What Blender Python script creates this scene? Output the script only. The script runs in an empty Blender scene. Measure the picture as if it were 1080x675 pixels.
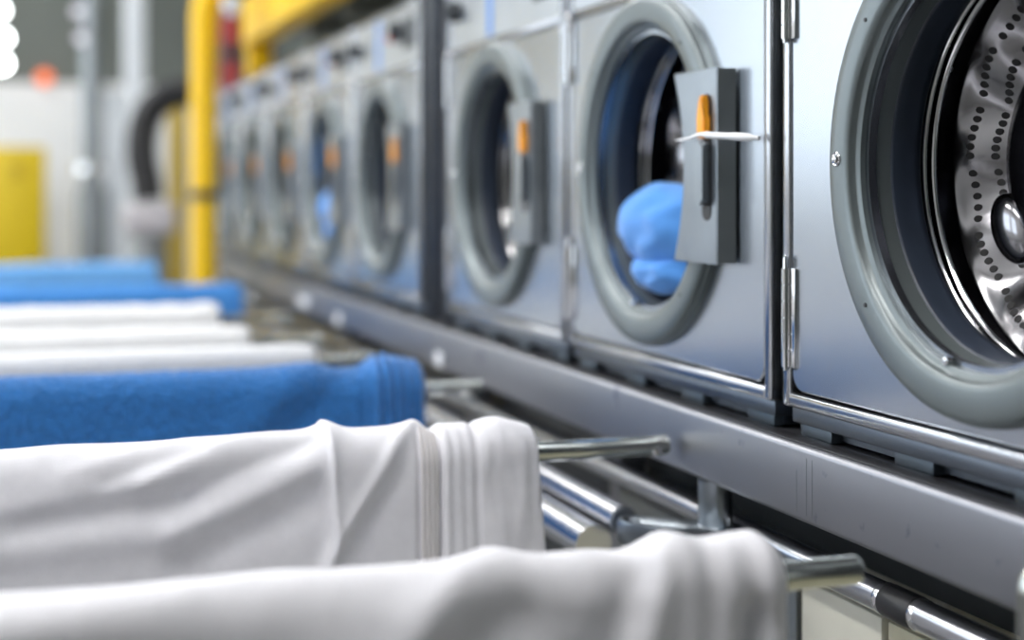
import bpy, bmesh, math, random
from mathutils import Vector, Matrix, noise
random.seed(5)
PI = math.pi
S = bpy.context.scene
COL = S.collection
H = 1.20                     # eye height; the row of machines runs along +Y, their fronts lie in the plane x = 0.9
XM = 0.90

# ------------------------------------------------------------------ materials
def nt(name):
    m = bpy.data.materials.new(name); m.use_nodes = True
    t = m.node_tree; t.nodes.clear()
    out = t.nodes.new('ShaderNodeOutputMaterial')
    b = t.nodes.new('ShaderNodeBsdfPrincipled')
    t.links.new(b.outputs[0], out.inputs[0])
    return m, t, b

def noise_node(t, scale, stretch=(1, 1, 1), detail=3.0):
    tc = t.nodes.new('ShaderNodeTexCoord'); mp = t.nodes.new('ShaderNodeMapping')
    mp.inputs['Scale'].default_value = stretch
    n = t.nodes.new('ShaderNodeTexNoise'); n.inputs['Scale'].default_value = scale; n.inputs['Detail'].default_value = detail
    t.links.new(tc.outputs['Object'], mp.inputs[0]); t.links.new(mp.outputs[0], n.inputs['Vector'])
    return n

def ramp(t, src, a, b, pa=0.3, pb=0.7):
    r = t.nodes.new('ShaderNodeValToRGB')
    r.color_ramp.elements[0].position = pa; r.color_ramp.elements[1].position = pb
    r.color_ramp.elements[0].color = (*a, 1) if len(a) == 3 else a
    r.color_ramp.elements[1].color = (*b, 1) if len(b) == 3 else b
    t.links.new(src, r.inputs[0]); return r

def metal(name, col, rough, stretch=(1, 1, 30), scale=6, dr=0.06, bump=0.0, dc=0.06, spots=None):
    m, t, b = nt(name)
    b.inputs['Metallic'].default_value = 1
    n = noise_node(t, scale, stretch)
    mr = t.nodes.new('ShaderNodeMapRange')
    mr.inputs['To Min'].default_value = max(0.02, rough - dr); mr.inputs['To Max'].default_value = rough + dr
    t.links.new(n.outputs['Fac'], mr.inputs['Value']); t.links.new(mr.outputs[0], b.inputs['Roughness'])
    c2 = tuple(max(0, c - dc) for c in col)
    r = ramp(t, n.outputs['Fac'], c2, col)
    src = r.outputs[0]
    if spots:
        n2 = noise_node(t, spots[0], spots[3] if len(spots) > 3 else (1, 1, 1), 5)
        r2 = ramp(t, n2.outputs['Fac'], (1, 1, 1), spots[1], spots[2], spots[2] + 0.08)
        mx = t.nodes.new('ShaderNodeMix'); mx.data_type = 'RGBA'; mx.blend_type = 'MULTIPLY'
        mx.inputs['Factor'].default_value = 1
        t.links.new(src, mx.inputs['A']); t.links.new(r2.outputs[0], mx.inputs['B']); src = mx.outputs['Result']
    t.links.new(src, b.inputs['Base Color'])
    if bump:
        bp = t.nodes.new('ShaderNodeBump'); bp.inputs['Strength'].default_value = bump; bp.inputs['Distance'].default_value = 0.002
        t.links.new(n.outputs['Fac'], bp.inputs['Height']); t.links.new(bp.outputs[0], b.inputs['Normal'])
    return m

def plain(name, col, rough=0.5, var=0.06, scale=9, metallic=0.0, bump=0.0, bscale=200, coat=0.0):
    m, t, b = nt(name)
    n = noise_node(t, scale)
    r = ramp(t, n.outputs['Fac'], tuple(max(0, c * (1 - var)) for c in col), tuple(min(1, c * (1 + var)) for c in col))
    t.links.new(r.outputs[0], b.inputs['Base Color'])
    b.inputs['Roughness'].default_value = rough; b.inputs['Metallic'].default_value = metallic
    b.inputs['Coat Weight'].default_value = coat
    if bump:
        n2 = noise_node(t, bscale, detail=4)
        bp = t.nodes.new('ShaderNodeBump'); bp.inputs['Strength'].default_value = bump; bp.inputs['Distance'].default_value = 0.003
        t.links.new(n2.outputs['Fac'], bp.inputs['Height']); t.links.new(bp.outputs[0], b.inputs['Normal'])
    return m

def cloth_mat(name, col, bump=0.15, bscale=500, sheen=0.2, var=0.03, vs=40):
    m = plain(name, col, 0.9, var, vs, 0, bump, bscale)
    b = [n for n in m.node_tree.nodes if n.type == 'BSDF_PRINCIPLED'][0]
    b.inputs['Sheen Weight'].default_value = sheen
    b.inputs['Specular IOR Level'].default_value = 0.15
    return m

def emit(name, col, strength):
    m = bpy.data.materials.new(name); m.use_nodes = True
    t = m.node_tree; t.nodes.clear()
    o = t.nodes.new('ShaderNodeOutputMaterial'); e = t.nodes.new('ShaderNodeEmission')
    e.inputs[0].default_value = (*col, 1); e.inputs[1].default_value = strength
    t.links.new(e.outputs[0], o.inputs[0]); return m

M = {}
M['panel'] = metal('brushed_panel_steel', (0.47, 0.50, 0.54), 0.26, (1, 1, 0.04), 60, 0.008, 0.0, 0.008)
M['frame'] = metal('frame_steel', (0.50, 0.51, 0.535), 0.22, (1, 1, 1), 12, 0.04, 0, 0.03)
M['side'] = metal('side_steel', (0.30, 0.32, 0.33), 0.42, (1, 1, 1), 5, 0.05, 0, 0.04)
M['ring'] = plain('grey_ring_enamel', (0.165, 0.192, 0.198), 0.36, 0.04, 14, 0.5, coat=0.12)
M['gasket'] = plain('dark_blue_rubber', (0.030, 0.041, 0.064), 0.38, 0.15, 20)
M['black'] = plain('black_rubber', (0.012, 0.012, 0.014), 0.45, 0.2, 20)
M['dark'] = plain('dark_plastic', (0.03, 0.035, 0.04), 0.4, 0.15, 20)
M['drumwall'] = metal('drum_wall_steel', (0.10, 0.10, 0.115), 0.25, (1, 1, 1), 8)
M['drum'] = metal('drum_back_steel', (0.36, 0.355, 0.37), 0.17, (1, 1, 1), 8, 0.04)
M['chrome'] = metal('bright_steel', (0.80, 0.80, 0.81), 0.12, (1, 1, 1), 9, 0.03)
M['rod'] = metal('rod_steel', (0.58, 0.60, 0.57), 0.16, (1, 1, 1), 9, 0.04)
M['rail'] = metal('scuffed_rail_steel', (0.31, 0.315, 0.34), 0.40, (1, 0.15, 1), 9, 0.07, 0.0, 0.06, (26, (0.55, 0.57, 0.66), 0.66))
M['pipe'] = metal('pipe_steel', (0.62, 0.63, 0.67), 0.22, (1, 0.2, 1), 8, 0.05, 0, 0.05)
M['plinth'] = metal('plinth_steel', (0.16, 0.18, 0.21), 0.35, (1, 0.3, 1), 8, 0.06)
M['plinthpad'] = metal('plinth_pad', (0.17, 0.20, 0.23), 0.45, (1, 0.3, 1), 8, 0.06)
M['latch'] = metal('latch_steel', (0.33, 0.36, 0.39), 0.33, (1, 1, 1), 12, 0.05)
M['orange'] = plain('orange_plastic', (0.90, 0.36, 0.015), 0.4)
M['red'] = plain('red_paint', (0.30, 0.008, 0.006), 0.35)
M['bluetape'] = plain('blue_strip', (0.16, 0.36, 0.80), 0.5)
M['whiteplastic'] = plain('white_plastic', (0.82, 0.83, 0.85), 0.35)
M['ctrl'] = metal('control_steel', (0.66, 0.69, 0.73), 0.32, (1, 1, 1), 10, 0.05)
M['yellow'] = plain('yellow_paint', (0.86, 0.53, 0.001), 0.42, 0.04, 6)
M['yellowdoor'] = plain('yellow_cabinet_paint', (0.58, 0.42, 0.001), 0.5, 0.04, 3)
M['white'] = cloth_mat('white_cotton', (0.86, 0.855, 0.90), 0.10, 700)
M['whitefuzz'] = cloth_mat('white_terry', (0.88, 0.885, 0.90), 0.25, 350)
M['zip'] = cloth_mat('zipper_tape', (0.76, 0.735, 0.74), 0.2, 600)
M['blue'] = cloth_mat('blue_terry', (0.030, 0.185, 0.52), 0.9, 260, 0.6, 0.35, 190)
M['blue2'] = cloth_mat('mid_blue_cotton', (0.07, 0.27, 0.68), 0.2, 500)
M['paleblue'] = cloth_mat('pale_blue_cotton', (0.17, 0.43, 0.84), 0.2, 500)
M['bundle'] = cloth_mat('blue_bundle_cotton', (0.10, 0.32, 0.78), 0.4, 300, 0.3)
M['wallw'] = plain('white_wall_paint', (0.78, 0.79, 0.80), 0.7, 0.03, 2)
M['wallg'] = plain('grey_wall_paint', (0.14, 0.155, 0.14), 0.7, 0.06, 2)
M['ceil'] = plain('ceiling_paint', (0.62, 0.63, 0.64), 0.8, 0.03, 2)
M['floor'] = plain('sealed_concrete_floor', (0.15, 0.15, 0.145), 0.35, 0.12, 3)
M['mezz'] = plain('grey_deck', (0.20, 0.21, 0.18), 0.6, 0.1, 4)
M['column'] = plain('pale_column_paint', (0.72, 0.76, 0.80), 0.5, 0.03, 3)
M['greybox'] = plain('pale_grey_enamel', (0.52, 0.49, 0.51), 0.4, 0.05, 5)
M['beige'] = plain('cream_enamel', (0.62, 0.58, 0.42), 0.4, 0.08, 5)
M['cream'] = plain('pale_cream_enamel', (0.72, 0.70, 0.60), 0.4, 0.08, 5)
M['pale'] = plain('pale_grey_steel', (0.62, 0.66, 0.70), 0.35, 0.06, 5, .3)
M['lamp'] = emit('lamp_glow', (1.0, 0.985, 0.97), 20.0)
M['bulb'] = emit('bulb_glow', (0.95, 1.0, 1.0), 14.0)
M['orangelamp'] = emit('orange_glow', (1.0, 0.22, 0.08), 1.6)

# ------------------------------------------------------------------ helpers
def tag(o, label=None, cat=None, group=None, kind=None):
    if label: o['label'] = label
    if cat: o['category'] = cat
    if group: o['group'] = group
    if kind: o['kind'] = kind
    return o

def empty(name, loc, label=None, cat=None, group=None):
    o = bpy.data.objects.new(name, None); COL.objects.link(o); o.location = loc; o.empty_display_size = 0.05
    return tag(o, label, cat, group)

def obj(name, bm, mats, parent=None, loc=(0, 0, 0), smooth=40):
    me = bpy.data.meshes.new(name)
    bmesh.ops.recalc_face_normals(bm, faces=bm.faces[:])
    bm.to_mesh(me); bm.free()
    if not isinstance(mats, (list, tuple)): mats = [mats]
    for m in mats: me.materials.append(m)
    if smooth:
        for p in me.polygons: p.use_smooth = True
        me.set_sharp_from_angle(angle=math.radians(smooth))
    o = bpy.data.objects.new(name, me); COL.objects.link(o); o.location = loc
    if parent: o.parent = parent
    return o

def box(bm, x0, x1, y0, y1, z0, z1, bev=0.0, seg=2, mi=0):
    vs = [bm.verts.new(p) for p in ((x0, y0, z0), (x1, y0, z0), (x1, y1, z0), (x0, y1, z0), (x0, y0, z1), (x1, y0, z1), (x1, y1, z1), (x0, y1, z1))]
    fs = [bm.faces.new([vs[i] for i in q]) for q in ((0, 3, 2, 1), (4, 5, 6, 7), (0, 1, 5, 4), (1, 2, 6, 5), (2, 3, 7, 6), (3, 0, 4, 7))]
    for f in fs: f.material_index = mi
    if bev:
        es = list({e for f in fs for e in f.edges})
        r = bmesh.ops.bevel(bm, geom=es, offset=bev, segments=seg, affect='EDGES', profile=0.5)
        for f in r['faces']: f.material_index = mi
    return bm

def lathe(bm, prof, axis='x', n=64, c=(0, 0, 0), mi=0, close=False, a0=0.0, a1=2 * PI):
    full = abs(a1 - a0 - 2 * PI) < 1e-6
    rings = []
    for (t, r) in prof:
        if r < 1e-6:
            p = {'x': (t, 0, 0), 'y': (0, t, 0), 'z': (0, 0, t)}[axis]
            rings.append([bm.verts.new((p[0] + c[0], p[1] + c[1], p[2] + c[2]))]); continue
        ring = []
        for k in range(n if full else n + 1):
            a = a0 + (a1 - a0) * k / n
            ca, sa = r * math.cos(a), r * math.sin(a)
            p = {'x': (t, ca, sa), 'y': (ca, t, sa), 'z': (ca, sa, t)}[axis]
            ring.append(bm.verts.new((p[0] + c[0], p[1] + c[1], p[2] + c[2])))
        rings.append(ring)
    def join(A, B):
        m = max(len(A), len(B)); rng = m if full else m - 1
        for k in range(rng):
            k2 = (k + 1) % m
            if len(A) == 1 and len(B) == 1: return
            if len(A) == 1: f = bm.faces.new([A[0], B[k], B[k2]])
            elif len(B) == 1: f = bm.faces.new([A[k], A[k2], B[0]])
            else: f = bm.faces.new([A[k], A[k2], B[k2], B[k]])
            f.material_index = mi
    for A, B in zip(rings, rings[1:]): join(A, B)
    if close: join(rings[-1], rings[0])
    return bm

def tube(bm, pts, r, n=20, mi=0, caps=True):
    pts = [Vector(p) for p in pts]
    rs = r if isinstance(r, (list, tuple)) else [r] * len(pts)
    up = Vector((0, 0, 1)); prev = None; rings = []
    for i, p in enumerate(pts):
        d = (pts[min(i + 1, len(pts) - 1)] - pts[max(i - 1, 0)]).normalized()
        if prev is None:
            a = d.cross(up)
            if a.length < 1e-3: a = d.cross(Vector((1, 0, 0)))
            a.normalize()
        else:
            a = (prev - d * prev.dot(d)).normalized()
        prev = a; b = d.cross(a)
        rings.append([bm.verts.new(p + (a * math.cos(2 * PI * k / n) + b * math.sin(2 * PI * k / n)) * rs[i]) for k in range(n)])
    for A, B in zip(rings, rings[1:]):
        for k in range(n):
            f = bm.faces.new([A[k], A[(k + 1) % n], B[(k + 1) % n], B[k]]); f.material_index = mi
    if caps:
        for R in (rings[0], rings[-1]):
            f = bm.faces.new(R); f.material_index = mi
    return bm

def spline(pts, n=8):
    P = [Vector(p) for p in pts]; P = [2 * P[0] - P[1]] + P + [2 * P[-1] - P[-2]]
    out = []
    for i in range(1, len(P) - 2):
        for k in range(n):
            t = k / n
            out.append(0.5 * ((2 * P[i]) + (P[i + 1] - P[i - 1]) * t + (2 * P[i - 1] - 5 * P[i] + 4 * P[i + 1] - P[i + 2]) * t * t + (3 * P[i] - P[i - 1] - 3 * P[i + 1] + P[i + 2]) * t ** 3))
    out.append(P[-2]); return out

def prism_x(bm, loop, x0, x1, bev=0.0, mi=0):
    A = [bm.verts.new((x0, y, z)) for y, z in loop]; B = [bm.verts.new((x1, y, z)) for y, z in loop]
    fs = [bm.faces.new(A), bm.faces.new(list(reversed(B)))]
    n = len(loop)
    for k in range(n): fs.append(bm.faces.new([A[k], B[k], B[(k + 1) % n], A[(k + 1) % n]]))
    for f in fs: f.material_index = mi
    if bev:
        bmesh.ops.bevel(bm, geom=list({e for f in fs[:1] for e in f.edges}), offset=bev, segments=2, affect='EDGES')
    return bm

def copy_tree(o, parent=None):
    c = o.copy(); COL.objects.link(c)
    if parent: c.parent = parent
    for ch in list(o.children): copy_tree(ch, c)
    return c

def N(x, y, z): return noise.noise(Vector((x, y, z)))
def sstep(a, b, x):
    t = min(1, max(0, (x - a) / (b - a))); return t * t * (3 - 2 * t)

# ------------------------------------------------------------------ the setting
def struct(name, bm, mat, smooth=0): return tag(obj(name, bm, mat, smooth=smooth), kind='structure')

YF, YB, XL, XR, ZC = 12.0, -3.5, -3.6, 1.95, 4.2
struct('floor', box(bmesh.new(), XL - .2, XR + .2, YB - .2, YF + .2, -0.1, 0), M['floor'])
struct('ceiling', box(bmesh.new(), XL - .2, XR + .2, YB - .2, YF + .2, ZC, ZC + .1), M['ceil'])
bm = bmesh.new(); box(bm, XL, XR, YF, YF + .15, 0, 2.02, mi=0); box(bm, XL, XR, YF, YF + .15, 2.02, ZC, mi=1)
struct('wall_far', bm, [M['wallw'], M['wallg']])
bm = bmesh.new(); box(bm, XR, XR + .15, YB, YF, 0, 2.02, mi=0); box(bm, XR, XR + .15, YB, YF, 2.02, ZC, mi=1)
struct('wall_right', bm, [M['wallw'], M['wallg']])
struct('wall_rear', box(bmesh.new(), XL, XR, YB - .15, YB, 0, ZC), M['wallg'])
# left wall; its windows are added out of view to let in daylight
bm = bmesh.new()
wins = [(1.6, 2.9), (3.4, 5.8), (6.4, 8.8), (9.2, 11.4)]
box(bm, XL - .15, XL, YB, YF, 0, 1.25); box(bm, XL - .15, XL, YB, YF, 3.35, ZC)
prev = YB
for a, b in wins: box(bm, XL - .15, XL, prev, a, 1.25, 3.35); prev = b
box(bm, XL - .15, XL, prev, YF, 1.25, 3.35)
struct('wall_left', bm, M['wallw'])
for i, (a, b) in enumerate(wins):
    bm = bmesh.new()
    for y in (a, (a + b) / 2 - .02, b - .05): box(bm, XL - .09, XL - .03, y, y + .05, 1.25, 3.35, .005)
    for z in (1.25, 2.3, 3.30): box(bm, XL - .085, XL - .035, a, b, z, z + .05, .005)
    struct('added_window_%d' % (i + 1), bm, M['column'])

# added ceiling lights, out of view, placed to light the cloths from above
cl = None
for ix, x in enumerate((-2.3, -0.3)):
    for iy, y in enumerate((0.9, 3.7, 6.6, 9.6)):
        if cl is None:
            cl = empty('added_ceiling_light', (x, y, ZC), None, 'light', 'added ceiling lights out of view over the aisle')
            bm = bmesh.new(); box(bm, -.22, .22, -.95, .95, -.09, 0, .01); obj('housing', bm, M['whiteplastic'], cl)
            bm = bmesh.new(); box(bm, -.19, .19, -.92, .92, -.105, -.0905); obj('diffuser', bm, M['lamp'], cl, smooth=0)
            o = cl
        else:
            o = copy_tree(cl); o.location = (x, y, ZC)
        o['label'] = 'added long ceiling light, out of view, lighting the cloths on the drying rods'

# ------------------------------------------------------------------ washing machines
W, D = 0.741, 0.80
Z0 = H - 0.303               # feet of the machines = top of the rail
zb, zp, zcen, zs, zt = 0.036, 0.055, 0.333, 0.603, 0.765

def rrect(y0, y1, z0, z1, r, n=6):
    L = []
    for cy, cz, a in ((y1 - r, z1 - r, 0), (y0 + r, z1 - r, PI / 2), (y0 + r, z0 + r, PI), (y1 - r, z0 + r, 1.5 * PI)):
        for k in range(n + 1):
            t = a + PI / 2 * k / n; L.append((cy + r * math.cos(t), cz + r * math.sin(t)))
    return L

def holed_panel(yc, zc, r_hole, y0, y1, z0, z1, rc, x0, x1):
    """rounded rectangular sheet with a round porthole cut out"""
    bm = bmesh.new(); base = rrect(y0, y1, z0, z1, rc, 10); outer = []
    for (a, b), (c, d) in zip(base, base[1:] + base[:1]):
        m = max(1, int(math.hypot(c - a, d - b) / .012))
        outer += [(a + (c - a) * k / m, b + (d - b) * k / m) for k in range(m)]
    def loop(x, shrink, inner):
        vs = []
        for (y, z) in outer:
            a = math.atan2(z - zc, y - yc)
            if inner: vs.append(bm.verts.new((x, yc + r_hole * math.cos(a), zc + r_hole * math.sin(a))))
            else:
                l = math.hypot(y - yc, z - zc); k = (l - shrink) / l
                vs.append(bm.verts.new((x, yc + (y - yc) * k, zc + (z - zc) * k)))
        return vs
    seq = [loop(x1, 0, False), loop(x0 + .002, 0, False), loop(x0, .003, False), loop(x0, 0, True), loop(x1, 0, True)]
    n = len(outer)
    for A, B in zip(seq, seq[1:]):
        for k in range(n): bm.faces.new([A[k], A[(k + 1) % n], B[(k + 1) % n], B[k]])
    return bm

def make_washer():
    w = empty('washing_machine', (0, 0, 0), None, 'washing machine', 'stainless washing machines in a row on the rail')
    # cabinet: shell plus front border frame
    bm = bmesh.new(); t = .012
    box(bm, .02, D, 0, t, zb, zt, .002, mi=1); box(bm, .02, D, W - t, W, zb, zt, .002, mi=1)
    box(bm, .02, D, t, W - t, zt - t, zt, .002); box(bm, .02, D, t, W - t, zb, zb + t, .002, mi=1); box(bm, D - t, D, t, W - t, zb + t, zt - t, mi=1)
    fr = .017
    box(bm, 0, .02, 0, fr, zb, zt, .004, 3); box(bm, 0, .02, W - fr, W, zb, zt, .004, 3)
    box(bm, 0, .02, fr - .004, W - fr + .004, zb, zp - .001, .005, 3); box(bm, 0.002, .02, fr - .004, W - fr + .004, zs - .006, zs + .006, .003)
    box(bm, 0.002, .02, fr - .004, W - fr + .004, zt - .010, zt, .003)
    cab = obj('cabinet', bm, [M['frame'], M['side']], w)
    # control strip
    bm = bmesh.new(); prism_x(bm, rrect(fr + .002, W - fr - .002, zs + .007, zt - .011, .004, 3), .004, .014, .001)
    cp = obj('control_panel', bm, M['ctrl'], w)
    bm = bmesh.new(); lathe(bm, [(.004, .024), (-.014, .022), (-.016, .018), (-.016, 0)], n=32, c=(0, W - .075, .688)); box(bm, -.026, -.010, W - .079, W - .071, .668, .708, .003)
    obj('knob', bm, M['dark'], cp)
    bm = bmesh.new(); lathe(bm, [(.004, .028), (-.010, .027), (-.012, .023), (-.012, 0)], n=32, c=(0, .215, .70)); box(bm, -.024, -.008, .211, .219, .679, .721, .003)
    obj('dial', bm, M['dark'], cp)
    bm = bmesh.new(); lathe(bm, [(.004, .011), (-.010, .011), (-.014, .007), (-.0145, 0)], n=24, c=(0, .265, .688))
    obj('stop_button', bm, plain('button_red', (0.8, 0.05, 0.03), 0.4), cp)
    bm = bmesh.new(); box(bm, .0015, .0045, .425, .452, zs + .012, zt - .016, .001)
    obj('blue_strip', bm, M['bluetape'], cp)
    bm = bmesh.new(); box(bm, .001, .0045, .06, .165, .650, .725, .002)
    obj('display', bm, M['dark'], cp)
    # front sheet
    yc = .393
    obj('front_panel', holed_panel(yc, zcen, .205, fr + .003, W - fr - .003, zp + .002, zs - .009, .022, .003, .013), M['panel'], w, smooth=30)
    # ring, gasket, drum - their own origin at the porthole centre
    c = (0, yc, zcen)
    bm = bmesh.new()
    lathe(bm, [(x * .55 if x < 0 else x, r) for x, r in [(.003, .2645), (-.009, .264), (-.012, .2605), (-.015, .2615), (-.023, .2610), (-.027, .259), (-.030, .252), (-.031, .243), (-.030, .228), (-.0275, .222), (-.022, .2195), (-.012, .2185),
               (-.0095, .2165), (-.0085, .2135), (-.006, .2115), (-.002, .2115), (.001, .2125), (.006, .2115), (.030, .2045), (.036, .2045), (.036, .2075), (.003, .2155)]], n=128, close=False)
    ring = obj('porthole_ring', bm, M['ring'], w, c, smooth=50)
    # screws on the ring flange
    for a in (0.02, PI + .3):
        bm = bmesh.new(); p = (-.0168, .2405 * math.cos(a), .2405 * math.sin(a))
        lathe(bm, [(.001, .0085), (-.001, .0085), (-.002, .0075), (-.001, .006), (-.004, .005), (-.005, .003), (-.0053, 0)], n=20, c=p)
        obj('screw', bm, M['chrome'], ring)
    for a in (.72, -.72, 2.3, -2.3):
        bm = bmesh.new(); lathe(bm, [(-.0150, .0024), (-.0180, .0024), (-.0180, 0)], n=12, c=(0, .2375 * math.cos(a), .2375 * math.sin(a)))
        obj('vent_hole', bm, M['black'], ring)
    bm = bmesh.new(); a = -1.35
    lathe(bm, [(-.004, .005), (-.010, .0045), (-.0115, 0)], n=16, c=(0.004, .2095 * math.cos(a), .2095 * math.sin(a)))
    obj('stud', bm, M['chrome'], ring)
    bm = bmesh.new()
    lathe(bm, [(.030, .2070), (.031, .2035), (.034, .2020), (.048, .2030), (.058, .2010), (.067, .2015), (.070, .205), (.070, .250)], n=96)
    obj('gasket', bm, M['gasket'], w, c, smooth=50)
    # drum: rims, wall, perforated back
    bm = bmesh.new()
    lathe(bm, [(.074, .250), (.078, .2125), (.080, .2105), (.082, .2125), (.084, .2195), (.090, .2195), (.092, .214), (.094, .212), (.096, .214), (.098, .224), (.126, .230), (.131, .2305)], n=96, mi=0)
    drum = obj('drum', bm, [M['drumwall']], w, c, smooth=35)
    bm = bmesh.new()
    lathe(bm, [(.0765, .2125), (.078, .2105), (.080, .2095), (.082, .2105), (.0835, .2125)], n=96)
    lathe(bm, [(.0905, .2140), (.092, .2120), (.094, .2112), (.096, .2120), (.0975, .2140)], n=96)
    obj('rim', bm, M['chrome'], drum)
    bm = bmesh.new(); nr = 128
    BX = lambda r: .131 + (.2265 - r) * .72
    prof = [(.132, .2305), (.1285, .2290), (.1300, .2265)] + [(BX(r), r) for r in (.222, .214, .206, .198, .190, .182, .174, .166, .160)] + [(.172, .154), (.166, .147), (.170, .140), (.182, .134), (.190, .12), (.190, 0)]
    lathe(bm, prof, n=nr)
    for v in bm.verts:                                                # pressed lobes between the hole groups
        r = math.hypot(v.co.y, v.co.z)
        if .162 < r < .224:
            a = math.atan2(v.co.z, v.co.y); v.co.x += .0050 * math.cos(a * 12 + 2.2) * math.sin((r - .16) / .068 * PI)
    for g in range(18):
        a0 = math.radians(-3 - 20 * g)
        for rr, k0 in ((.2095, 0), (.1855, 0), (.1500, 1)):
            m = 6 if g % 3 else 5
            for k in range(m):
                a = a0 - math.radians(14.5) * k / (m - 1)
                cy, cz = rr * math.cos(a), rr * math.sin(a)
                xb = (BX(rr) if rr > .16 else .168) + (.0050 * math.cos(a * 12 + 2.2) * math.sin((rr - .16) / .068 * PI) if rr > .16 else 0)
                s = .0040
                V = []
                for q in range(10):
                    b = 2 * PI * q / 10
                    V.append((s * math.cos(b) * .95, s * math.sin(b)))
                ring_a = [bm.verts.new((xb - .0012 - .72 * p * (rr > .16), cy + p * math.cos(a) - q * math.sin(a), cz + p * math.sin(a) + q * math.cos(a))) for p, q in V]
                ring_b = [bm.verts.new((xb + .004, cy + p * math.cos(a) - q * math.sin(a), cz + p * math.sin(a) + q * math.cos(a))) for p, q in V]
                f = bm.faces.new(ring_a); f.material_index = 1
                for q in range(10):
                    f = bm.faces.new([ring_a[q], ring_a[(q + 1) % 10], ring_b[(q + 1) % 10], ring_b[q]]); f.material_index = 1
    obj('perforated_back', bm, [M['drum'], M['black']], drum, smooth=35)
    bm = bmesh.new()
    lathe(bm, [(.185, .142), (.150, .138), (.128, .128), (.112, .10), (.106, .05), (.104, 0)], n=64)
    hub = obj('hub', bm, M['drumwall'], drum)
    for k in range(3):                                                # three rounded spider lobes
        a = math.radians(-33 + 120 * k); bm = bmesh.new()
        m = bmesh.ops.create_uvsphere(bm, u_segments=20, v_segments=14, radius=1)
        for v in m['verts']:
            p = v.co.copy(); q = Vector((p.x * .016, p.y * .030, p.z * .042))
            v.co = Vector((.124 + q.x, .132 * math.cos(a) + q.y * math.cos(a) - q.z * math.sin(a), .132 * math.sin(a) + q.y * math.sin(a) + q.z * math.cos(a)))
        obj('spider_lobe', bm, M['drum'], hub)
    # hinges on the far edge
    for (za, zc_) in ((.085, .207), (.488, .592)):
        bm = bmesh.new(); m = 6
        for k in range(m):
            h0 = za + (zc_ - za) * k / m; h1 = za + (zc_ - za) * (k + 1) / m
            lathe(bm, [(h0 + .0006, 0), (h0 + .0006, .0052), (h1 - .0006, .0052), (h1 - .0006, 0)], 'z', 16, (-.004, W - fr + .001, 0))
        lathe(bm, [(za - .004, 0), (za - .004, .0032), (zc_ + .012, .0032), (zc_ + .016, .001), (zc_ + .016, 0)], 'z', 12, (-.004, W - fr + .001, 0))
        box(bm, -.001, .004, W - fr - .016, W - fr + .014, za, zc_, .001)
        obj('hinge', bm, M['chrome'], w)
    # plinth under the cabinet with lighter pads
    bm = bmesh.new(); box(bm, .010, .70, .006, W - .006, .016, zb, .003); box(bm, .030, .70, .015, W - .015, .004, .018)
    pl = obj('plinth', bm, M['plinth'], w)
    for y0 in (.02, .23, .44, .65):
        bm = bmesh.new(); box(bm, .016, .070, y0, y0 + .075, 0, .022, .003); obj('foot', bm, M['plinthpad'], pl)
    # latch plate over the near side of the ring
    bm = bmesh.new()
    ya, yb, zl, zh = .104, .243, .204, .466
    L = [(ya, zl), (ya, zh)]
    for k in range(15):                                               # concave inner edge following the porthole
        z = zh + (zl - zh) * k / 14; L.append((yb - .035 * math.sin(PI * k / 14) ** .8, z))
    slot = rrect(.120, .148, .262, .432, .013, 5)
    # plate with the slot: bridge-built as strips left, right, above, below
    x0, x1 = -.0235, -.0190
    def strip(loop): prism_x(bm, loop, x0, x1)
    bm2 = bmesh.new()
    prism_x(bm2, L, x0, x1, .002)
    lp = obj('latch_plate', bm2, M['latch'], w); bm.free()
    bm = bmesh.new(); prof = [(-.0232, ya + .003), (-.0192, ya + .004), (-.0005, ya - .006), (-.0005, ya - .010), (-.0225, ya)]
    A = [bm.verts.new((x, y, zl + .002)) for x, y in prof]; B = [bm.verts.new((x, y, zh - .002)) for x, y in prof]
    bm.faces.new(A); bm.faces.new(B)
    for k in range(5): bm.faces.new([A[k], A[(k + 1) % 5], B[(k + 1) % 5], B[k]])
    obj('added_flange', bm, M['latch'], lp, smooth=30)  # bent edge added to block the dark mirror image beside the plate
    bm = bmesh.new(); prism_x(bm, slot, x0 - .0008, x0 + .004); obj('slot', bm, M['black'], lp)
    bm = bmesh.new()
    prism_x(bm, [(y + .020, z) for y, z in [(.104, .372), (.126, .372), (.127, .398), (.122, .405), (.122, .422), (.117, .430), (.111, .430), (.108, .420), (.108, .405), (.103, .398)]], x0 - .010, x0 + .002, .002)
    obj('release_tab', bm, M['orange'], lp)
    bm = bmesh.new(); prism_x(bm, rrect(.124, .150, .282, .370, .008, 5), x0 - .012, x0 + .002, .003); obj('latch_handle', bm, M['latch'], lp)
    return w

labels = [
 'stainless washing machine nearest the camera with its open perforated drum showing',
 'stainless washing machine with a blue bundle in its porthole and white tie on its latch',
 'stainless washing machine with an empty dark porthole, just in front of the dark upright post',
 'stainless washing machine with an empty porthole, just beyond the dark upright post',
 'stainless washing machine with a blue bundle in its porthole, second beyond the dark upright post',
 'blurred stainless washing machine just beyond the far one that holds a blue bundle',
 'blurred stainless washing machine, second from the far end of the row',
 'blurred stainless washing machine at the far end of the row, beside the yellow post']
Y0s = [1.675 - W, 1.707, 2.470, 3.462, 4.225, 4.988, 5.751, 6.514]
proto = make_washer()
washers = []
for i, (y, lb) in enumerate(zip(Y0s, labels)):
    o = proto if i == 0 else copy_tree(proto)
    o.location = (XM, y, Z0 + .0008); o['label'] = lb; washers.append(o)
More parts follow.
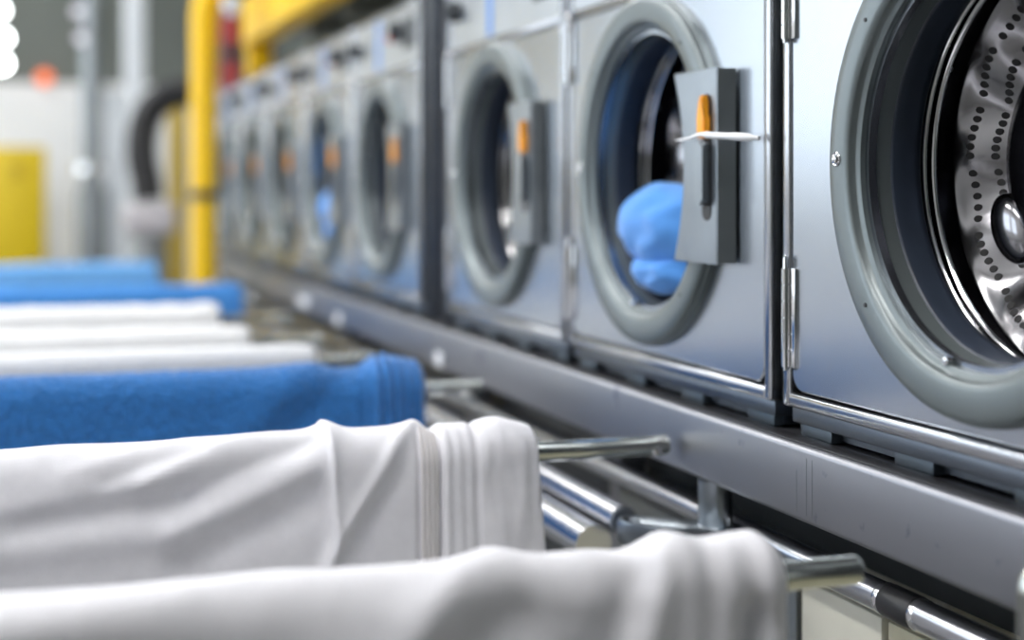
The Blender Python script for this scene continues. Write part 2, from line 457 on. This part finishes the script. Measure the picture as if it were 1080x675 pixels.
# the nearest machine's porthole sits a little nearer its closed edge
for ch in washers[0].children:
    n = ch.name.split('.')[0]
    if n in ('porthole_ring', 'gasket', 'drum'): ch.location.y = .341
    if n == 'latch_plate': ch.location.y = -.055
    if n == 'front_panel':
        ch.data = holed = ch.data.copy()
        for v in holed.vertices:
            if math.hypot(v.co.y - .393, v.co.z - zcen) < .21: v.co.y -= .052
# white tie over the latch of the second machine
lp2 = [c for c in washers[1].children if c.name.startswith('latch_plate')][0]
bm = bmesh.new()
pts = [(-.060, .150, .372), (-.0605, .125, .371), (-.0605, .105, .373), (-.058, .085, .376), (-.052, .060, .374), (-.045, .030, .371), (-.030, -.010 + .005, .368)]
tube(bm, spline([(-.046, .185, .371)] + [(x + .012, y + .02 if y > .05 else y, z) for x, y, z in pts[1:]], 4), [.001] * 2 + [.002] * 6 + [.0028] * 6 + [.0045] * 6 + [.0055] * 3 + [.003] * 2, 10)
obj('tie', bm, M['whiteplastic'], lp2)

# blue bundles lying in two portholes
def bundle(y, label, k):
    bm = bmesh.new()
    for (dy, dz, dx, ry, rz, rx) in ((.0, -.085, .045, .125, .068, .060), (-.01, -.153, .044, .090, .036, .048)):
        m = bmesh.ops.create_uvsphere(bm, u_segments=64, v_segments=40, radius=1)
        for v in m['verts']:
            p = v.co.copy()
            f = 1 + .05 * N(p.x * 2 + k, p.y * 2, p.z * 2) + .045 * math.sin(p.y * 9 + 4 * p.z + 2 * N(p.x, p.y * 1.5, p.z * 2 + k)) * (.4 + .6 * abs(p.x))
            v.co = Vector((dx + p.x * rx * f, dy + p.y * ry * f, dz + p.z * rz * f))
    o = obj('laundry_bundle', bm, M['bundle'], None, (XM, y, Z0 + zcen), smooth=60)
    return tag(o, label, 'laundry')
bundle(Y0s[1] + .42, 'light blue laundry bundle bulging in the porthole of the washer with the white tie', 1)
bundle(Y0s[4] + .38, 'blurred blue laundry bundle in the porthole of the far washer beyond the dark upright post', 7)

# dark upright in the wide gap of the row
bm = bmesh.new(); box(bm, XM + .03, XM + .60, 3.250, 3.440, Z0 + .001, 2.6, .006); box(bm, XM + .015, XM + .05, 3.27, 3.30, Z0 + .001, 2.6, .004); box(bm, XM + .015, XM + .05, 3.39, 3.42, Z0 + .001, 2.6, .004)
tag(obj('upright_post', bm, metal('dark_post_steel', (0.13, 0.14, 0.16), 0.4)), 'dark grey steel upright post in the wide gap between the washing machines', 'post')

# ------------------------------------------------------------------ stand: rail under the machines
YA, YZ = 0.55, 7.35
st = empty('machine_stand', (1.2, 4, 0), 'long scuffed steel stand carrying the row of washing machines', 'stand')
def sl(x): return x - 1.2
bm = bmesh.new(); box(bm, sl(.880), sl(1.06), YA - 4, YZ - 4, Z0 - .090, Z0 - .0, .007, 4)
rail = obj('rail', bm, M['rail'], st)
bm = bmesh.new(); box(bm, sl(.889), sl(.9145), YA - 4 + .01, YZ - 4.01, Z0 - .001, Z0 + .0025, .001); obj('shade_strip', bm, M['black'], rail)  # black strip added in place of the shade under the machines
bm = bmesh.new(); box(bm, sl(1.55), sl(1.63), YA - 4, YZ - 4, Z0 - .09, Z0, .006); obj('back_rail', bm, M['rail'], st)
bm = bmesh.new(); box(bm, sl(1.062), sl(1.070), YA - 4, YZ - 4, .702, Z0 - .002, .001); obj('shade_plate', bm, M['dark'], st)  # dark sheet added for the black shade just below the rail
bm = bmesh.new(); box(bm, sl(1.062), sl(1.070), 2.52 - 4, YZ - 4, .02, .700, .001); obj('shade_skirt', bm, M['dark'], st)  # dark sheet added to keep the gaps between the pipes in shade
for y in (0.555, 2.45, 3.35, 4.8, 6.2, 7.2):
    for x in (1.0, 1.57):
        bm = bmesh.new(); box(bm, sl(x), sl(x + .05), y - 4, y - 3.95, 0, Z0 - .088, .004); obj('leg', bm, M['rail'], st)
for y, z, w_ in ((3.185, -.070, .05), (4.80, -.060, .17), (4.28, -.070, .07)):  # white plates stand in for bright highlights on the rail face
    bm = bmesh.new(); box(bm, sl(.8772), sl(.8812), y - 4, y + w_ - 4, Z0 + z - .016, Z0 + z + .016, .0015); obj('highlight_plate', bm, M['whiteplastic'], rail)
# weld seam marks on the rail face
bm = bmesh.new()
for y, zz in ((1.565, -.012), (1.578, -.012), (1.602, -.030), (2.30, -.008)):
    box(bm, sl(.8797), sl(.8803), y - 4, y - 3.9992, Z0 - .080, Z0 + zz)
obj('seam', bm, M['side'], rail)

# cabinets below the rail
for i, (a, b, mt) in enumerate(((.61, 1.558, 'beige'), (1.564, 1.765, 'cream'), (1.771, 2.40, 'side'))):
    c = empty('base_cabinet', (.99, (a + b) / 2, 0), ('cream metal base cabinet under the nearest stretch of the steel rail', 'narrow cream base cabinet, second from the camera under the steel rail', 'dark grey base cabinet under the rail, behind the pipe bracket')[i], 'cabinet')
    hw = (b - a) / 2
    bm = bmesh.new(); box(bm, .0, .50, -hw, hw, .04, .700, .006); obj('body', bm, M[mt], c)
    bm = bmesh.new(); box(bm, -.016, -.0005, -hw + .004, hw - .004, .06, .692, .003); dr = obj('door', bm, M[mt], c)
    bm = bmesh.new(); tube(bm, spline([(-.016, hw - .03, .32), (-.04, hw - .03, .325), (-.04, hw - .03, .39), (-.016, hw - .03, .395)], 5), .005, 10); obj('handle', bm, M['chrome'], dr)
    bm = bmesh.new(); box(bm, .03, .48, -hw + .01, hw - .01, 0, .042); obj('plinth', bm, M['dark'], c)

# pipes along the front
def pipe(x, h, r, y0, y1, label, joints=(), name='steel_pipe'):
    bm = bmesh.new(); tube(bm, [(0, y0, 0), (0, y1, 0)], r, 28)
    o = obj(name, bm, M['pipe'], None, (x, 0, H - h)); tag(o, label, 'pipe')
    for (ja, jb, rr, mt, nm) in joints:
        bm = bmesh.new(); tube(bm, [(0, ja, 0), (0, ja + .003, 0), (0, jb - .003, 0), (0, jb, 0)], [rr - .001, rr, rr, rr - .001], 28); obj(nm, bm, M[mt], o)
    return o
pipe(.940, .4655, .0180, .5, 7.2, 'bright steel pipe with a black coupling running just under the rail', (
    (1.435, 1.496, .0196, 'black', 'coupling'), (1.424, 1.436, .0190, 'chrome', 'collar'), (1.495, 1.507, .0190, 'chrome', 'collar'), (2.230, 2.236, .0184, 'chrome', 'collar')))
pipe(.815, .468, .021, 1.985, 7.2, 'upper steel pipe of the two that end behind the grey bracket')
pipe(.772, .500, .027, 1.990, 7.2, 'thicker lower steel pipe of the two that end behind the grey bracket')

# stub and bracket under the rail
so = empty('pipe_bracket', (.902, 1.868, H - .456), 'grey steel bracket on a short round stub hanging below the rail', 'bracket')
bm = bmesh.new(); lathe(bm, [(.0625, 0), (.0625, .0235), (.003, .0235), (0, .0215), (0, 0)], 'z', 40); obj('stub', bm, M['latch'], so)
bm = bmesh.new()
lp = spline([(.012, -.035), (-.02, -.075), (-.060, -.055), (-.095, .025), (-.112, .075), (-.098, .100), (-.070, .095), (-.030, .055), (.010, .035), (.014, 0), (.012, -.035)], 5)[:-1]
cx_ = sum(p.x for p in lp) / len(lp); cy_ = sum(p.y for p in lp) / len(lp); n_ = len(lp)
loops = []
for k_, z_ in ((.93, -.034), (1.0, -.030), (1.0, -.006), (.97, -.001), (.90, -.001), (.84, -.010), (.80, -.011)):
    loops.append([bm.verts.new((cx_ + (p.x - cx_) * k_, cy_ + (p.y - cy_) * k_, z_)) for p in lp])
for A, B in zip(loops, loops[1:]):
    for k in range(n_): bm.faces.new([A[k], A[(k + 1) % n_], B[(k + 1) % n_], B[k]])
bm.faces.new(loops[0]); bm.faces.new(loops[-1])
obj('bracket_arm', bm, M['latch'], so, smooth=50)

# round-topped tube standing at the right edge of the picture
bm = bmesh.new(); lathe(bm, [(0, 0), (0, .03), (.006, .03), (.01, .019), (.865, .019), (.882, .017), (.890, .010), (.892, 0)], 'z', 32)
tag(obj('guard_tube', bm, M['rod'], None, (.800, 1.045, 0)), 'pale round-topped steel tube standing close in front of the rail', 'post')

# ------------------------------------------------------------------ drying rods and cloths
RODR = .0140
HR = .357
rods = [(1.250, .752), (1.946, .866), (2.636, .803), (3.130, .715), (3.570, .690), (4.190, .72), (5.110, .76), (6.730, .62)]
rod_labels = [
 'steel rod nearest the camera, its blunt end sticking out of the nearest white cloth',
 'steel rod reaching the rail, its screw showing, under the white garment with the zipper',
 'steel rod sticking out of the dark blue terry towel',
 'blurred steel rod under the smooth white cloth just behind the blue terry towel',
 'blurred steel rod under the middle one of the three far white cloths',
 'blurred steel rod under the farthest white cloth',
 'blurred steel rod under the mid-blue cloth in the distance',
 'blurred steel rod under the farthest pale blue cloth']
XB = -.95
for (y, xe), lb in zip(rods, rod_labels):
    bm = bmesh.new()
    tube(bm, [(XB + .001, 0, 0), (xe - .006, 0, 0), (xe - .002, 0, 0), (xe, 0, 0)], [RODR, RODR, RODR * .96, RODR * .82], 28)
    o = obj('drying_rod', bm, M['rod'], None, (0, y, H - HR), smooth=45)
    tag(o, lb, 'rod', 'drying rods in front of the machines')
    if abs(y - 1.946) < .01:
        bm = bmesh.new(); lathe(bm, [(0, .0075), (-.003, .007), (-.0045, .004), (-.0045, 0)], 'y', 16, (xe - .022, -RODR + .001, -.006)); obj('screw', bm, M['chrome'], o)
rk = empty('rod_rack', (XB, 4, 0), 'steel rack holding the left ends of the drying rods', 'rack')
bm = bmesh.new(); box(bm, -.06, 0, -3.1, 3.1, H - HR - .04, H - HR + .04, .005); obj('beam', bm, M['rail'], rk)
for y in (-3, -1, 1, 3):
    bm = bmesh.new(); box(bm, -.055, -.005, y, y + .05, 0, H - HR - .038, .004); box(bm, -.3, .24, y, y + .05, 0, .03, .004); obj('leg', bm, M['rail'], rk)

def cloth(name, mat, Y, x0, x1, label, cat='cloth', top=.048, front=.42, back=.40, disp=None, topf=None, nx=200, fs=110, group=None, edge=None, flare=.10, topk=.35):
    """a folded cloth over a rod: profile = back hang, over the top, front hang"""
    R = top; RY = top * .78
    arc = PI * R / 2
    ns = fs
    S_ = []
    total_f = arc + front; total_b = arc + back
    for k in range(ns + 1):
        t = k / ns; S_.append(-total_b + (total_b + total_f) * t)
    # finer over the top
    S_ = sorted(set(S_ + [(-arc + 2 * arc * k / 28) for k in range(29)]))
    bm = bmesh.new(); grid = []
    for i in range(nx + 1):
        x = x0 + (x1 - x0) * i / nx
        col = []
        e = min(1.0, (x1 - x) / .045) if x1 - x < .045 else 1.0
        rnd = 1 - .20 * (1 - math.sqrt(max(0, 1 - (1 - e) ** 2)))       # shoulder rounded off towards the free end
        tf = (topf(x) if topf else 0)
        for s in S_:
            if abs(s) <= arc:
                a = s / R; ny, nz = -math.sin(a), math.cos(a); y, z = RY * ny, R * nz
            else:
                sg = 1 if s > 0 else -1; d = abs(s) - arc
                y = -sg * (RY + flare * d * d * .5); z = -d; ny, nz = -sg, 0.0
            w = max(0, 1 - abs(s) / arc) if abs(s) < arc else 0
            dd = disp(x, s - 0.0, s) * (topk + (1 - topk) * sstep(.005, .06, abs(s))) if disp else 0
            yy = y * (rnd if abs(s) < arc * 1.6 else rnd + (1 - rnd) * min(1, (abs(s) - arc * 1.6) / .1)); zz = z * (rnd if z > 0 else 1)
            yy += ny * dd; zz += nz * dd + tf * sstep(.16, 0, abs(s))
            xx = x
            if edge: xx += edge(s) * sstep(x1 - .15, x1, x)
            col.append(bm.verts.new((xx, yy, zz)))
        grid.append(col)
    for A, B in zip(grid, grid[1:]):
        for k in range(len(A) - 1): bm.faces.new([A[k], A[k + 1], B[k + 1], B[k]])
    o = obj(name, bm, mat, None, (0, Y, H - HR), smooth=0)
    for p in o.data.polygons: p.use_smooth = True
    # outward normals
    mid = o.data.polygons[len(o.data.polygons) // 2]
    if sum(p.normal.z for p in o.data.polygons) < 0: o.data.flip_normals()
    md = o.modifiers.new('thick', 'SOLIDIFY'); md.thickness = top - RODR - .006; md.offset = -1
    md.thickness = min(md.thickness, .008)
    return tag(o, label, cat, group)

def ridge(x, s, p, q, w, a, p2=2.0):
    """height of a fold running from p to q (x, s) with half width w"""
    dx, ds = q[0] - p[0], q[1] - p[1]; L2 = dx * dx + ds * ds
    t = ((x - p[0]) * dx + (s - p[1]) * ds) / L2
    tc = min(1, max(0, t)); cx, cs = p[0] + tc * dx, p[1] + tc * ds
    d = math.hypot(x - cx, s - cs)
    fade = 1.0
    return a * math.exp(-(d / w) ** p2) * fade
def side(x, s, p, q):
    """signed distance to the line p-q, positive to its right-hand (+x) side when q lies below p"""
    dx, ds = q[0] - p[0], q[1] - p[1]; L = math.hypot(dx, ds)
    return ((x - p[0]) * ds - (s - p[1]) * dx) / L

# --- nearest white cloth
def d1(x, s0, s):
    v = .004 * N(x * 5, s * 3, 1.3) + .0015 * N(x * 17, s * 6, 2)
    f = sstep(-.02, .10, s)
    v += ridge(x, s, (.545, .00), (.470, .30), .020, .013) + ridge(x, s, (.565, .02), (.545, .40), .014, .007)
    v += ridge(x, s, (.60, .03), (.60, .40), .018, .007) - ridge(x, s, (.625, .10), (.585, .40), .018, .014) + ridge(x, s, (.640, .0), (.640, .4), .012, .008)
    v -= ridge(x, s, (.515, .05), (.420, .28), .022, .007)
    v += ridge(x, s, (.385, -.01), (.30, .10), .022, .007) + ridge(x, s, (.30, .09), (.0, .20), .035, .009)
    v -= ridge(x, s, (.40, .08), (.20, .19), .028, .008)
    v += ridge(x, s, (.12, .02), (-.05, .06), .03, .006)
    return v * 1.35
def t1(x):
    g = lambda c, w, a: a * math.exp(-((x - c) / w) ** 2)
    return g(.560, .022, .006) + g(.628, .028, .005) + g(.395, .025, .006) + g(.46, .03, .001) - g(.51, .02, .003) + .003 * N(x * 8, .2, 4) - .008
cloth('white_cloth', M['white'], 1.250, -.75, .660, 'white cloth nearest the camera, draped over the nearest rod with deep soft folds', disp=d1, topf=t1, top=.047, nx=260)

# --- white garment with a zipper
def d2(x, s0, s):
    v = .003 * N(x * 5, s * 4, 7.3) + .0010 * N(x * 25, s * 12, 3)
    p, q = (.372, -.03), (.388, .24)
    A = side(x, s, p, q); B = side(x, s, (.503, -.01), (.375, .200))
    if s > -.05:
        if A > -0.02:
            k = sstep(-.004, .004, A)
            v += .012 * k * math.exp(-max(0, A) / .10) * sstep(.010, -.012, B)
        v += .005 * math.exp(-(A / .009) ** 2)
        v += ridge(x, s, (.503, -.01), (.375, .200), .010, .008)
        v -= ridge(x, s, (.505, .035), (.410, .185), .016, .004)
    # swooping folds on the left half
    v += ridge(x, s, (.345, -.02), (.15, .075), .018, .007) + ridge(x, s, (.15, .075), (-.05, .11), .022, .006)
    v -= ridge(x, s, (.355, .03), (.20, .10), .018, .007) + ridge(x, s, (.20, .10), (.0, .125), .020, .006)
    v += ridge(x, s, (.35, .075), (.18, .145), .020, .008) + ridge(x, s, (.18, .145), (-.1, .155), .025, .006)
    v -= ridge(x, s, (.355, .115), (.2, .19), .022, .006)
    v += ridge(x, s, (.20, .01), (.06, .06), .015, .004) - ridge(x, s, (.22, .035), (.1, .075), .012, .004)
    # pleats right of the zipper
    for c, a, w in ((.533, .005, .006), (.549, .004, .008), (.564, .004, .006)):
        v += ridge(x, s, (c, -.05), (c + .002, .3), w, a)
    v += .006 * sstep(.574, .579, x) * sstep(.70, .60, x) * (1 if s > -.1 else 0)
    if x > .582: v += .0036 * N(x * 45, s * 14, 9) * sstep(.02, .06, s) + .0012 * N(x * 90, s * 25, 4)
    v -= ridge(x, s, (.497, .02), (.498, .3), .0035, .006) + ridge(x, s, (.5235, .01), (.5250, .3), .003, .006)
    return v
def t2(x):
    g = lambda c, w, a: a * math.exp(-((x - c) / w) ** 2)
    return g(.378, .022, .010) + g(.498, .022, .004) - g(.518, .010, .008) + g(.575, .02, .001) + g(.610, .022, .006) - g(.578, .006, .004) - .006 + .003 * N(x * 9, .9, 4) - .003 * sstep(.30, .05, x)
cl2 = cloth('white_garment', M['white'], 1.946, -.75, .662, 'white garment with a zipper and pleats, draped over the rod that reaches the rail', 'garment', disp=d2, topf=t2, top=.050, nx=420, fs=170, edge=lambda s: .012 * sstep(.02, .3, s))
bm = bmesh.new()                                                      # zipper tape and its ribs on the front
for xa, xb, dy in ((.4995, .5045, .0015), (.5050, .5105, .0030), (.5110, .5165, .0030), (.5170, .5220, .0015)):
    prevv = None
    for k in range(60):
        s = .022 + .33 * k / 59; R_, RY_ = .050, .039; arc_ = PI * R_ / 2; xm_ = (xa + xb) / 2
        if s <= arc_:
            a = s / R_; ny, nz = -math.sin(a), math.cos(a); y, z = RY_ * ny, R_ * nz
        else:
            d = s - arc_; y, z, ny, nz = -(RY_ + .05 * d * d), -d, -1, 0
        dd = max(d2(x_, s, s) for x_ in (xa, xm_, xb)) * (.35 + .65 * sstep(.005, .06, s)); tf = t2(xm_) * sstep(.16, 0, s)
        P_ = lambda x_, h: (x_, y + ny * (dd + h), z + nz * (dd + h) + tf)
        row = [bm.verts.new(p) for p in (P_(xa, -.006), P_(xa, dy), P_(xm_, dy + .0012), P_(xb, dy), P_(xb, -.006))]
        if prevv:
            for a in range(4): bm.faces.new([prevv[a], prevv[a + 1], row[a + 1], row[a]])
        prevv = row
z_ = obj('zipper', bm, M['zip'], cl2, smooth=60); z_['label'] = 'narrow beige zipper tape'

# --- blue terry towel
def d3(x, s0, s):
    v = .004 * N(x * 5, s * 4, 11.3) + 0.0 + .0034 * N(x * 120, s * 120, 5) + .0008 * N(x * 260, s * 260, 8)
    if x > .585:
        v *= .5
    for c, a in ((.597, .009), (.617, .010), (.636, .010), (.654, .009), (.672, .008)):
        v += ridge(x, s, (c, -.2), (c + .006, .4), .0065, a)
    v += ridge(x, s, (.50, .0), (.36, .14), .035, .008) - ridge(x, s, (.56, .02), (.45, .14), .03, .006)
    v += .005 * sstep(.578, .584, x)
    return v
def t3(x):
    g = lambda c, w, a: a * math.exp(-((x - c) / w) ** 2)
    return g(.615, .03, .008) + g(.43, .05, .003) - g(.53, .03, .006) + g(.1, .2, .004) - .004 - .008 * sstep(.2, .6, x) * 0
cloth('blue_towel', M['blue'], 2.636, -.75, .688, 'dark blue terry towel with a pleated end, behind the white garment with the zipper', 'towel', disp=d3, topf=t3, top=.050, topk=.9, nx=640, fs=260, front=.20, back=.20)

# --- the farther cloths
def soft(seed, amp):
    def f(x, s0, s): return amp * N(x * 6, s * 4, seed) + amp * .4 * N(x * 20, s * 9, seed + 2)
    return f
def lump(seed, amp):
    return lambda x: amp * N(x * 9, seed, 0) + amp * .6 * N(x * 22, seed, 3)
cloth('white_cloth', M['whitefuzz'], 3.130, -.75, .590, 'smooth white cloth just behind the dark blue terry towel', disp=soft(3, .002), topf=lump(1, .001), top=.037, nx=120, fs=70)
cloth('white_cloth', M['whitefuzz'], 3.570, -.75, .515, 'white cloth in the middle of the three behind the dark blue towel', disp=soft(5, .004), topf=lump(4, .004), top=.042, nx=120, fs=70)
cloth('white_cloth', M['whitefuzz'], 4.190, -.75, .522, 'lumpy white cloth farthest back, just in front of the mid-blue cloth', disp=soft(8, .006), topf=lump(7, .007), top=.048, nx=120, fs=70)
cloth('blue_cloth', M['blue2'], 5.110, -.75, .715, 'blurred mid-blue cloth over a rod behind the farthest white cloth', disp=soft(11, .004), topf=lump(9, .003), top=.046, front=.22, back=.22, nx=120, fs=70)
cloth('pale_blue_cloth', M['paleblue'], 6.730, -.75, .575, 'blurred pale blue cloth on the farthest rod', disp=soft(13, .004), topf=lump(12, .003), top=.046, front=.22, back=.22, nx=120, fs=70)

# ------------------------------------------------------------------ background
def at(u, v, zc):
    """point seen at pixel (u, v) at camera depth zc"""
    X = (u - 20) * zc / 1674.0
    return Vector((X, (zc - .3106 * X) / .9505, H + (201 - v) * zc / 1591.0))
# yellow guard post with its bent top
def hoop(p, r, label, top=1.98, dx=.42):
    bm = bmesh.new()
    pts = [(0, 0, 0), (0, 0, top - .18)] + [(.18 - .18 * math.cos(a), 0, top - .18 + .18 * math.sin(a)) for a in [PI / 2 * k / 8 for k in range(1, 9)]] + [(dx, 0, top)]
    tube(bm, pts, r, 24)
    o = empty('guard_post', (p.x, p.y, 0), label, 'post')
    obj('post_tube', bm, M['yellow'], o)
    bm = bmesh.new(); lathe(bm, [(0, 0), (0, .09), (.012, .09), (.014, .06), (.014, 0)], 'z', 32); obj('base_plate', bm, M['yellow'], o)
    bm = bmesh.new(); lathe(bm, [(1.165, r), (1.165, r + .006), (1.20, r + .006), (1.20, r)], 'z', 32); obj('clamp', bm, M['dark'], o)
    return o
p = at(215, 200, 5.9); hoop(p, .052, 'bright yellow guard post with a bent top, before the far end of the machines', 2.06, .205)
p = at(187, 200, 8.9); bm = bmesh.new(); box(bm, -.05, .05, -.05, .05, 0, 1.72, .008); box(bm, -.08, .08, -.08, .08, 0, .015, .003)
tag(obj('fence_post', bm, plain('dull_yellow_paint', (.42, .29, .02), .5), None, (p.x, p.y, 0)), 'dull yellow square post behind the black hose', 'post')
# yellow-edged deck above the machines
dk = empty('mezzanine', (1.3, 5.5, 1.85), 'yellow-edged grey deck over the far washing machines', 'mezzanine')
bm = bmesh.new(); box(bm, -.30, .648, -1.9, .95, .02, .12, .004)
for k in range(4): box(bm, -.22, .62, -1.8 + .7 * k, -1.72 + .7 * k, -.06, .02, .003)
obj('deck', bm, M['mezz'], dk)
bm = bmesh.new(); box(bm, -.40, -.30, -1.9, .95, -.04, .16, .008); obj('edge_beam', bm, M['yellow'], dk)
for y in (.84,):
    bm = bmesh.new(); box(bm, -.385, -.285, y, y + .10, Z0 + zt - 1.85 + .003, -.04, .006); obj('deck_strut', bm, M['yellow'], dk)
# yellow tank-red cylinder
p = at(244, 55, 8.4)
e = empty('red_cylinder', (p.x, p.y, 1.55), 'blurred red cylinder with a dark band and pale top, beside the yellow posts', 'cylinder')
bm = bmesh.new(); lathe(bm, [(.05, 0), (.05, .05), (.07, .056), (.58, .056), (.62, .045), (.635, .02), (.635, 0)], 'z', 32); obj('body', bm, M['red'], e)
bm = bmesh.new(); lathe(bm, [(.37, .056), (.37, .060), (.45, .060), (.45, .056)], 'z', 32); obj('band', bm, M['black'], e)
bm = bmesh.new(); lathe(bm, [(.63, 0), (.63, .03), (.68, .045), (.73, .045), (.75, .02), (.75, 0)], 'z', 32); obj('cap', bm, M['whiteplastic'], e)
bm = bmesh.new(); box(bm, -.05, .05, -.05, .05, -1.55, .052, .006); obj('stand', bm, M['dark'], e)
# yellow cabinet by the far wall
p = at(48, 155, 10.4)
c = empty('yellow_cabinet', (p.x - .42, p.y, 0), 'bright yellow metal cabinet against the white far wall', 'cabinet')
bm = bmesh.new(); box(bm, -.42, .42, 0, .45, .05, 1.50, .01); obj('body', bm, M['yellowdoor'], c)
for a, b in ((-.41, -.003), (.003, .41)):
    bm = bmesh.new(); box(bm, a, b, -.016, -.0005, .08, 1.47, .004); d = obj('door', bm, M['yellowdoor'], c)
    bm = bmesh.new(); lathe(bm, [(-.016, .05), (-.024, .05), (-.026, .045), (-.026, 0)], 'y', 24, ((a + b) / 2 + .03, 0, 1.34)); obj('vent', bm, plain('dark_yellow', (.45, .31, .002), .5), d)
bm = bmesh.new(); box(bm, -.40, .40, .02, .43, 0, .052); obj('plinth', bm, M['dark'], c)
# yellow pillar out of frame to the left (seen only mirrored in the steel fronts)
bm = bmesh.new(); box(bm, -.11, .11, -.11, .11, 0, 2.3, .01); box(bm, -.16, .16, -.16, .16, 0, .02, .003)
tag(obj('bollard_pillar', bm, M['yellow'], None, (-1.1, 8.0, 0)), 'square yellow pillar standing left of the drying rods', 'pillar')
# pale columns
for (u0, u1, zc, top, lb) in ((131, 153, 9.6, ZC, 'tall pale column reaching the ceiling, left of the black hose'), (112, 129, 10.2, 1.86, 'shorter pale column left of the tall one')):
    a = at(u0, 200, zc); b = at(u1, 200, zc); hw = (b.x - a.x) / 2
    bm = bmesh.new(); box(bm, -hw, hw, -hw, hw, 0, top, .01); box(bm, -hw - .03, hw + .03, -hw - .03, hw + .03, 0, .03, .004); box(bm, -hw - .012, hw + .012, -hw - .012, hw + .012, top - .06, top, .004)
    tag(obj('steel_column', bm, M['column'], None, (a.x + hw, a.y, 0)), lb, 'column')
# dull steel duct with a bright round joint
p = at(97, 200, 9.9)
dt = empty('steel_duct', (p.x, p.y, 0), 'blurred vertical steel duct with a bright joint, right of the yellow cabinet', 'duct')
bm = bmesh.new(); lathe(bm, [(0, 0), (0, .10), (1.20, .10), (1.22, .07), (ZC, .07), (ZC, 0)], 'z', 40); obj('duct_tube', bm, M['side'], dt)
for z, r in ((1.34, .115), (.55, .125)):
    bm = bmesh.new(); lathe(bm, [(z - .04, r - .03), (z - .03, r), (z + .03, r), (z + .04, r - .03)], 'z', 40); obj('joint', bm, M['chrome'], dt)
# black hose into a grey blower unit
bm = bmesh.new()
hz = [at(205, 98, 8.0), at(182, 99, 8.0), at(162, 112, 8.0), at(151, 135, 8.0), at(149, 165, 8.0), at(154, 190, 8.0), at(157, 211, 8.0)]
pp = spline(hz, 10); tube(bm, pp, [.080 + (.004 if i % 2 else -.003) for i in range(len(pp))], 20)
tag(obj('hose', bm, M['black']), 'thick black hose curving down behind the yellow guard post', 'hose')
p = at(157, 213, 8.0)
bl = empty('blower_unit', (p.x, p.y, 0), 'pale grey blower unit under the black hose', 'machine')
zt_ = p.z
bm = bmesh.new(); box(bm, -.13, .13, -.14, .14, zt_ - .17, zt_ - .01, .03, 4); obj('housing', bm, M['greybox'], bl)
bm = bmesh.new(); lathe(bm, [(zt_ - .012, .075), (zt_ - .005, .075), (zt_ - .005, 0)], 'z', 24); obj('hose_collar', bm, M['dark'], bl)
bm = bmesh.new(); box(bm, -.09, .09, -.10, .10, .03, zt_ - .165, .01); obj('pedestal', bm, M['side'], bl)
bm = bmesh.new(); box(bm, -.14, .14, -.15, .15, 0, .032, .005); obj('base', bm, M['dark'], bl)
# small lamps hanging far away, and two glowing balls in place of steel glints
def lamp(u, v, zc, r, mat, label, drop=True):
    p = at(u, v, zc)
    o = empty('lamp_or_glint', p, label, 'lamp')
    bm = bmesh.new(); bmesh.ops.create_uvsphere(bm, u_segments=20, v_segments=12, radius=r); obj('bulb', bm, mat, o)
    bm = bmesh.new(); lathe(bm, [(r * .8, 0), (r * .8, r * .9), (r * 1.5, r * .4), (r * 1.6, r * .15), (ZC - p.z, r * .15), (ZC - p.z, 0)], 'z', 16); obj('stem', bm, M['dark'], o)
    return o
M['glint'] = emit('glint_glow', (0.92, 0.90, 1.0), 0.9)  # glow of the two balls that imitate highlights on steel
lamp(-1, 11, 9.0, .040, M['bulb'], 'topmost of the three white lamps at the left edge')
lamp(3, 40, 9.4, .040, M['bulb'], 'middle one of the three white lamps at the left edge')
lamp(2, 67, 9.8, .045, M['bulb'], 'lowest of the three white lamps at the left edge')
lamp(82, 12, 9.0, .035, M['glint'], 'upper of the two added glowing glints above the steel duct')
lamp(85, 40, 9.3, .035, M['glint'], 'lower of the two added glowing glints above the steel duct')
p = at(48, 75, 10.8)
o = empty('wall_lamp', (p.x, YF, p.z), 'small round orange warning light on the grey upper part of the far wall', 'lamp')
bm = bmesh.new(); lathe(bm, [(0, .06), (-.03, .06), (-.03, 0)], 'y', 24); obj('base', bm, M['dark'], o)
bm = bmesh.new(); lathe(bm, [(-.03, .055), (-.07, .045), (-.085, .02), (-.087, 0)], 'y', 24); obj('lens', bm, M['orangelamp'], o)

# ------------------------------------------------------------------ world, camera, view
wd = bpy.data.worlds.new('World'); S.world = wd; wd.use_nodes = True
t = wd.node_tree; t.nodes.clear()
bg = t.nodes.new('ShaderNodeBackground'); wo = t.nodes.new('ShaderNodeOutputWorld')
bg.inputs[0].default_value = (0.80, 0.90, 1.0, 1); bg.inputs[1].default_value = 3.2
t.links.new(bg.outputs[0], wo.inputs[0])

cam = bpy.data.cameras.new('camera'); co = bpy.data.objects.new('camera', cam); COL.objects.link(co)
co.location = (0, 0, H); co.rotation_euler = (PI / 2, 0, -math.asin(.3106))
cam.sensor_fit = 'HORIZONTAL'; cam.sensor_width = 36; cam.lens = 1591 / 1080 * 36
cam.shift_y = -(337.5 - 201) / 1080
cam.clip_start = .02
cam.dof.use_dof = True; cam.dof.focus_distance = 1.74; cam.dof.aperture_fstop = 1.65
S.camera = co
S.view_settings.view_transform = 'Standard'; S.view_settings.look = 'None'
S.view_settings.gamma = 1; S.view_settings.use_curve_mapping = False
S.view_settings.exposure = 0.33
S.cycles.use_denoising = True
S.cycles.max_bounces = 8
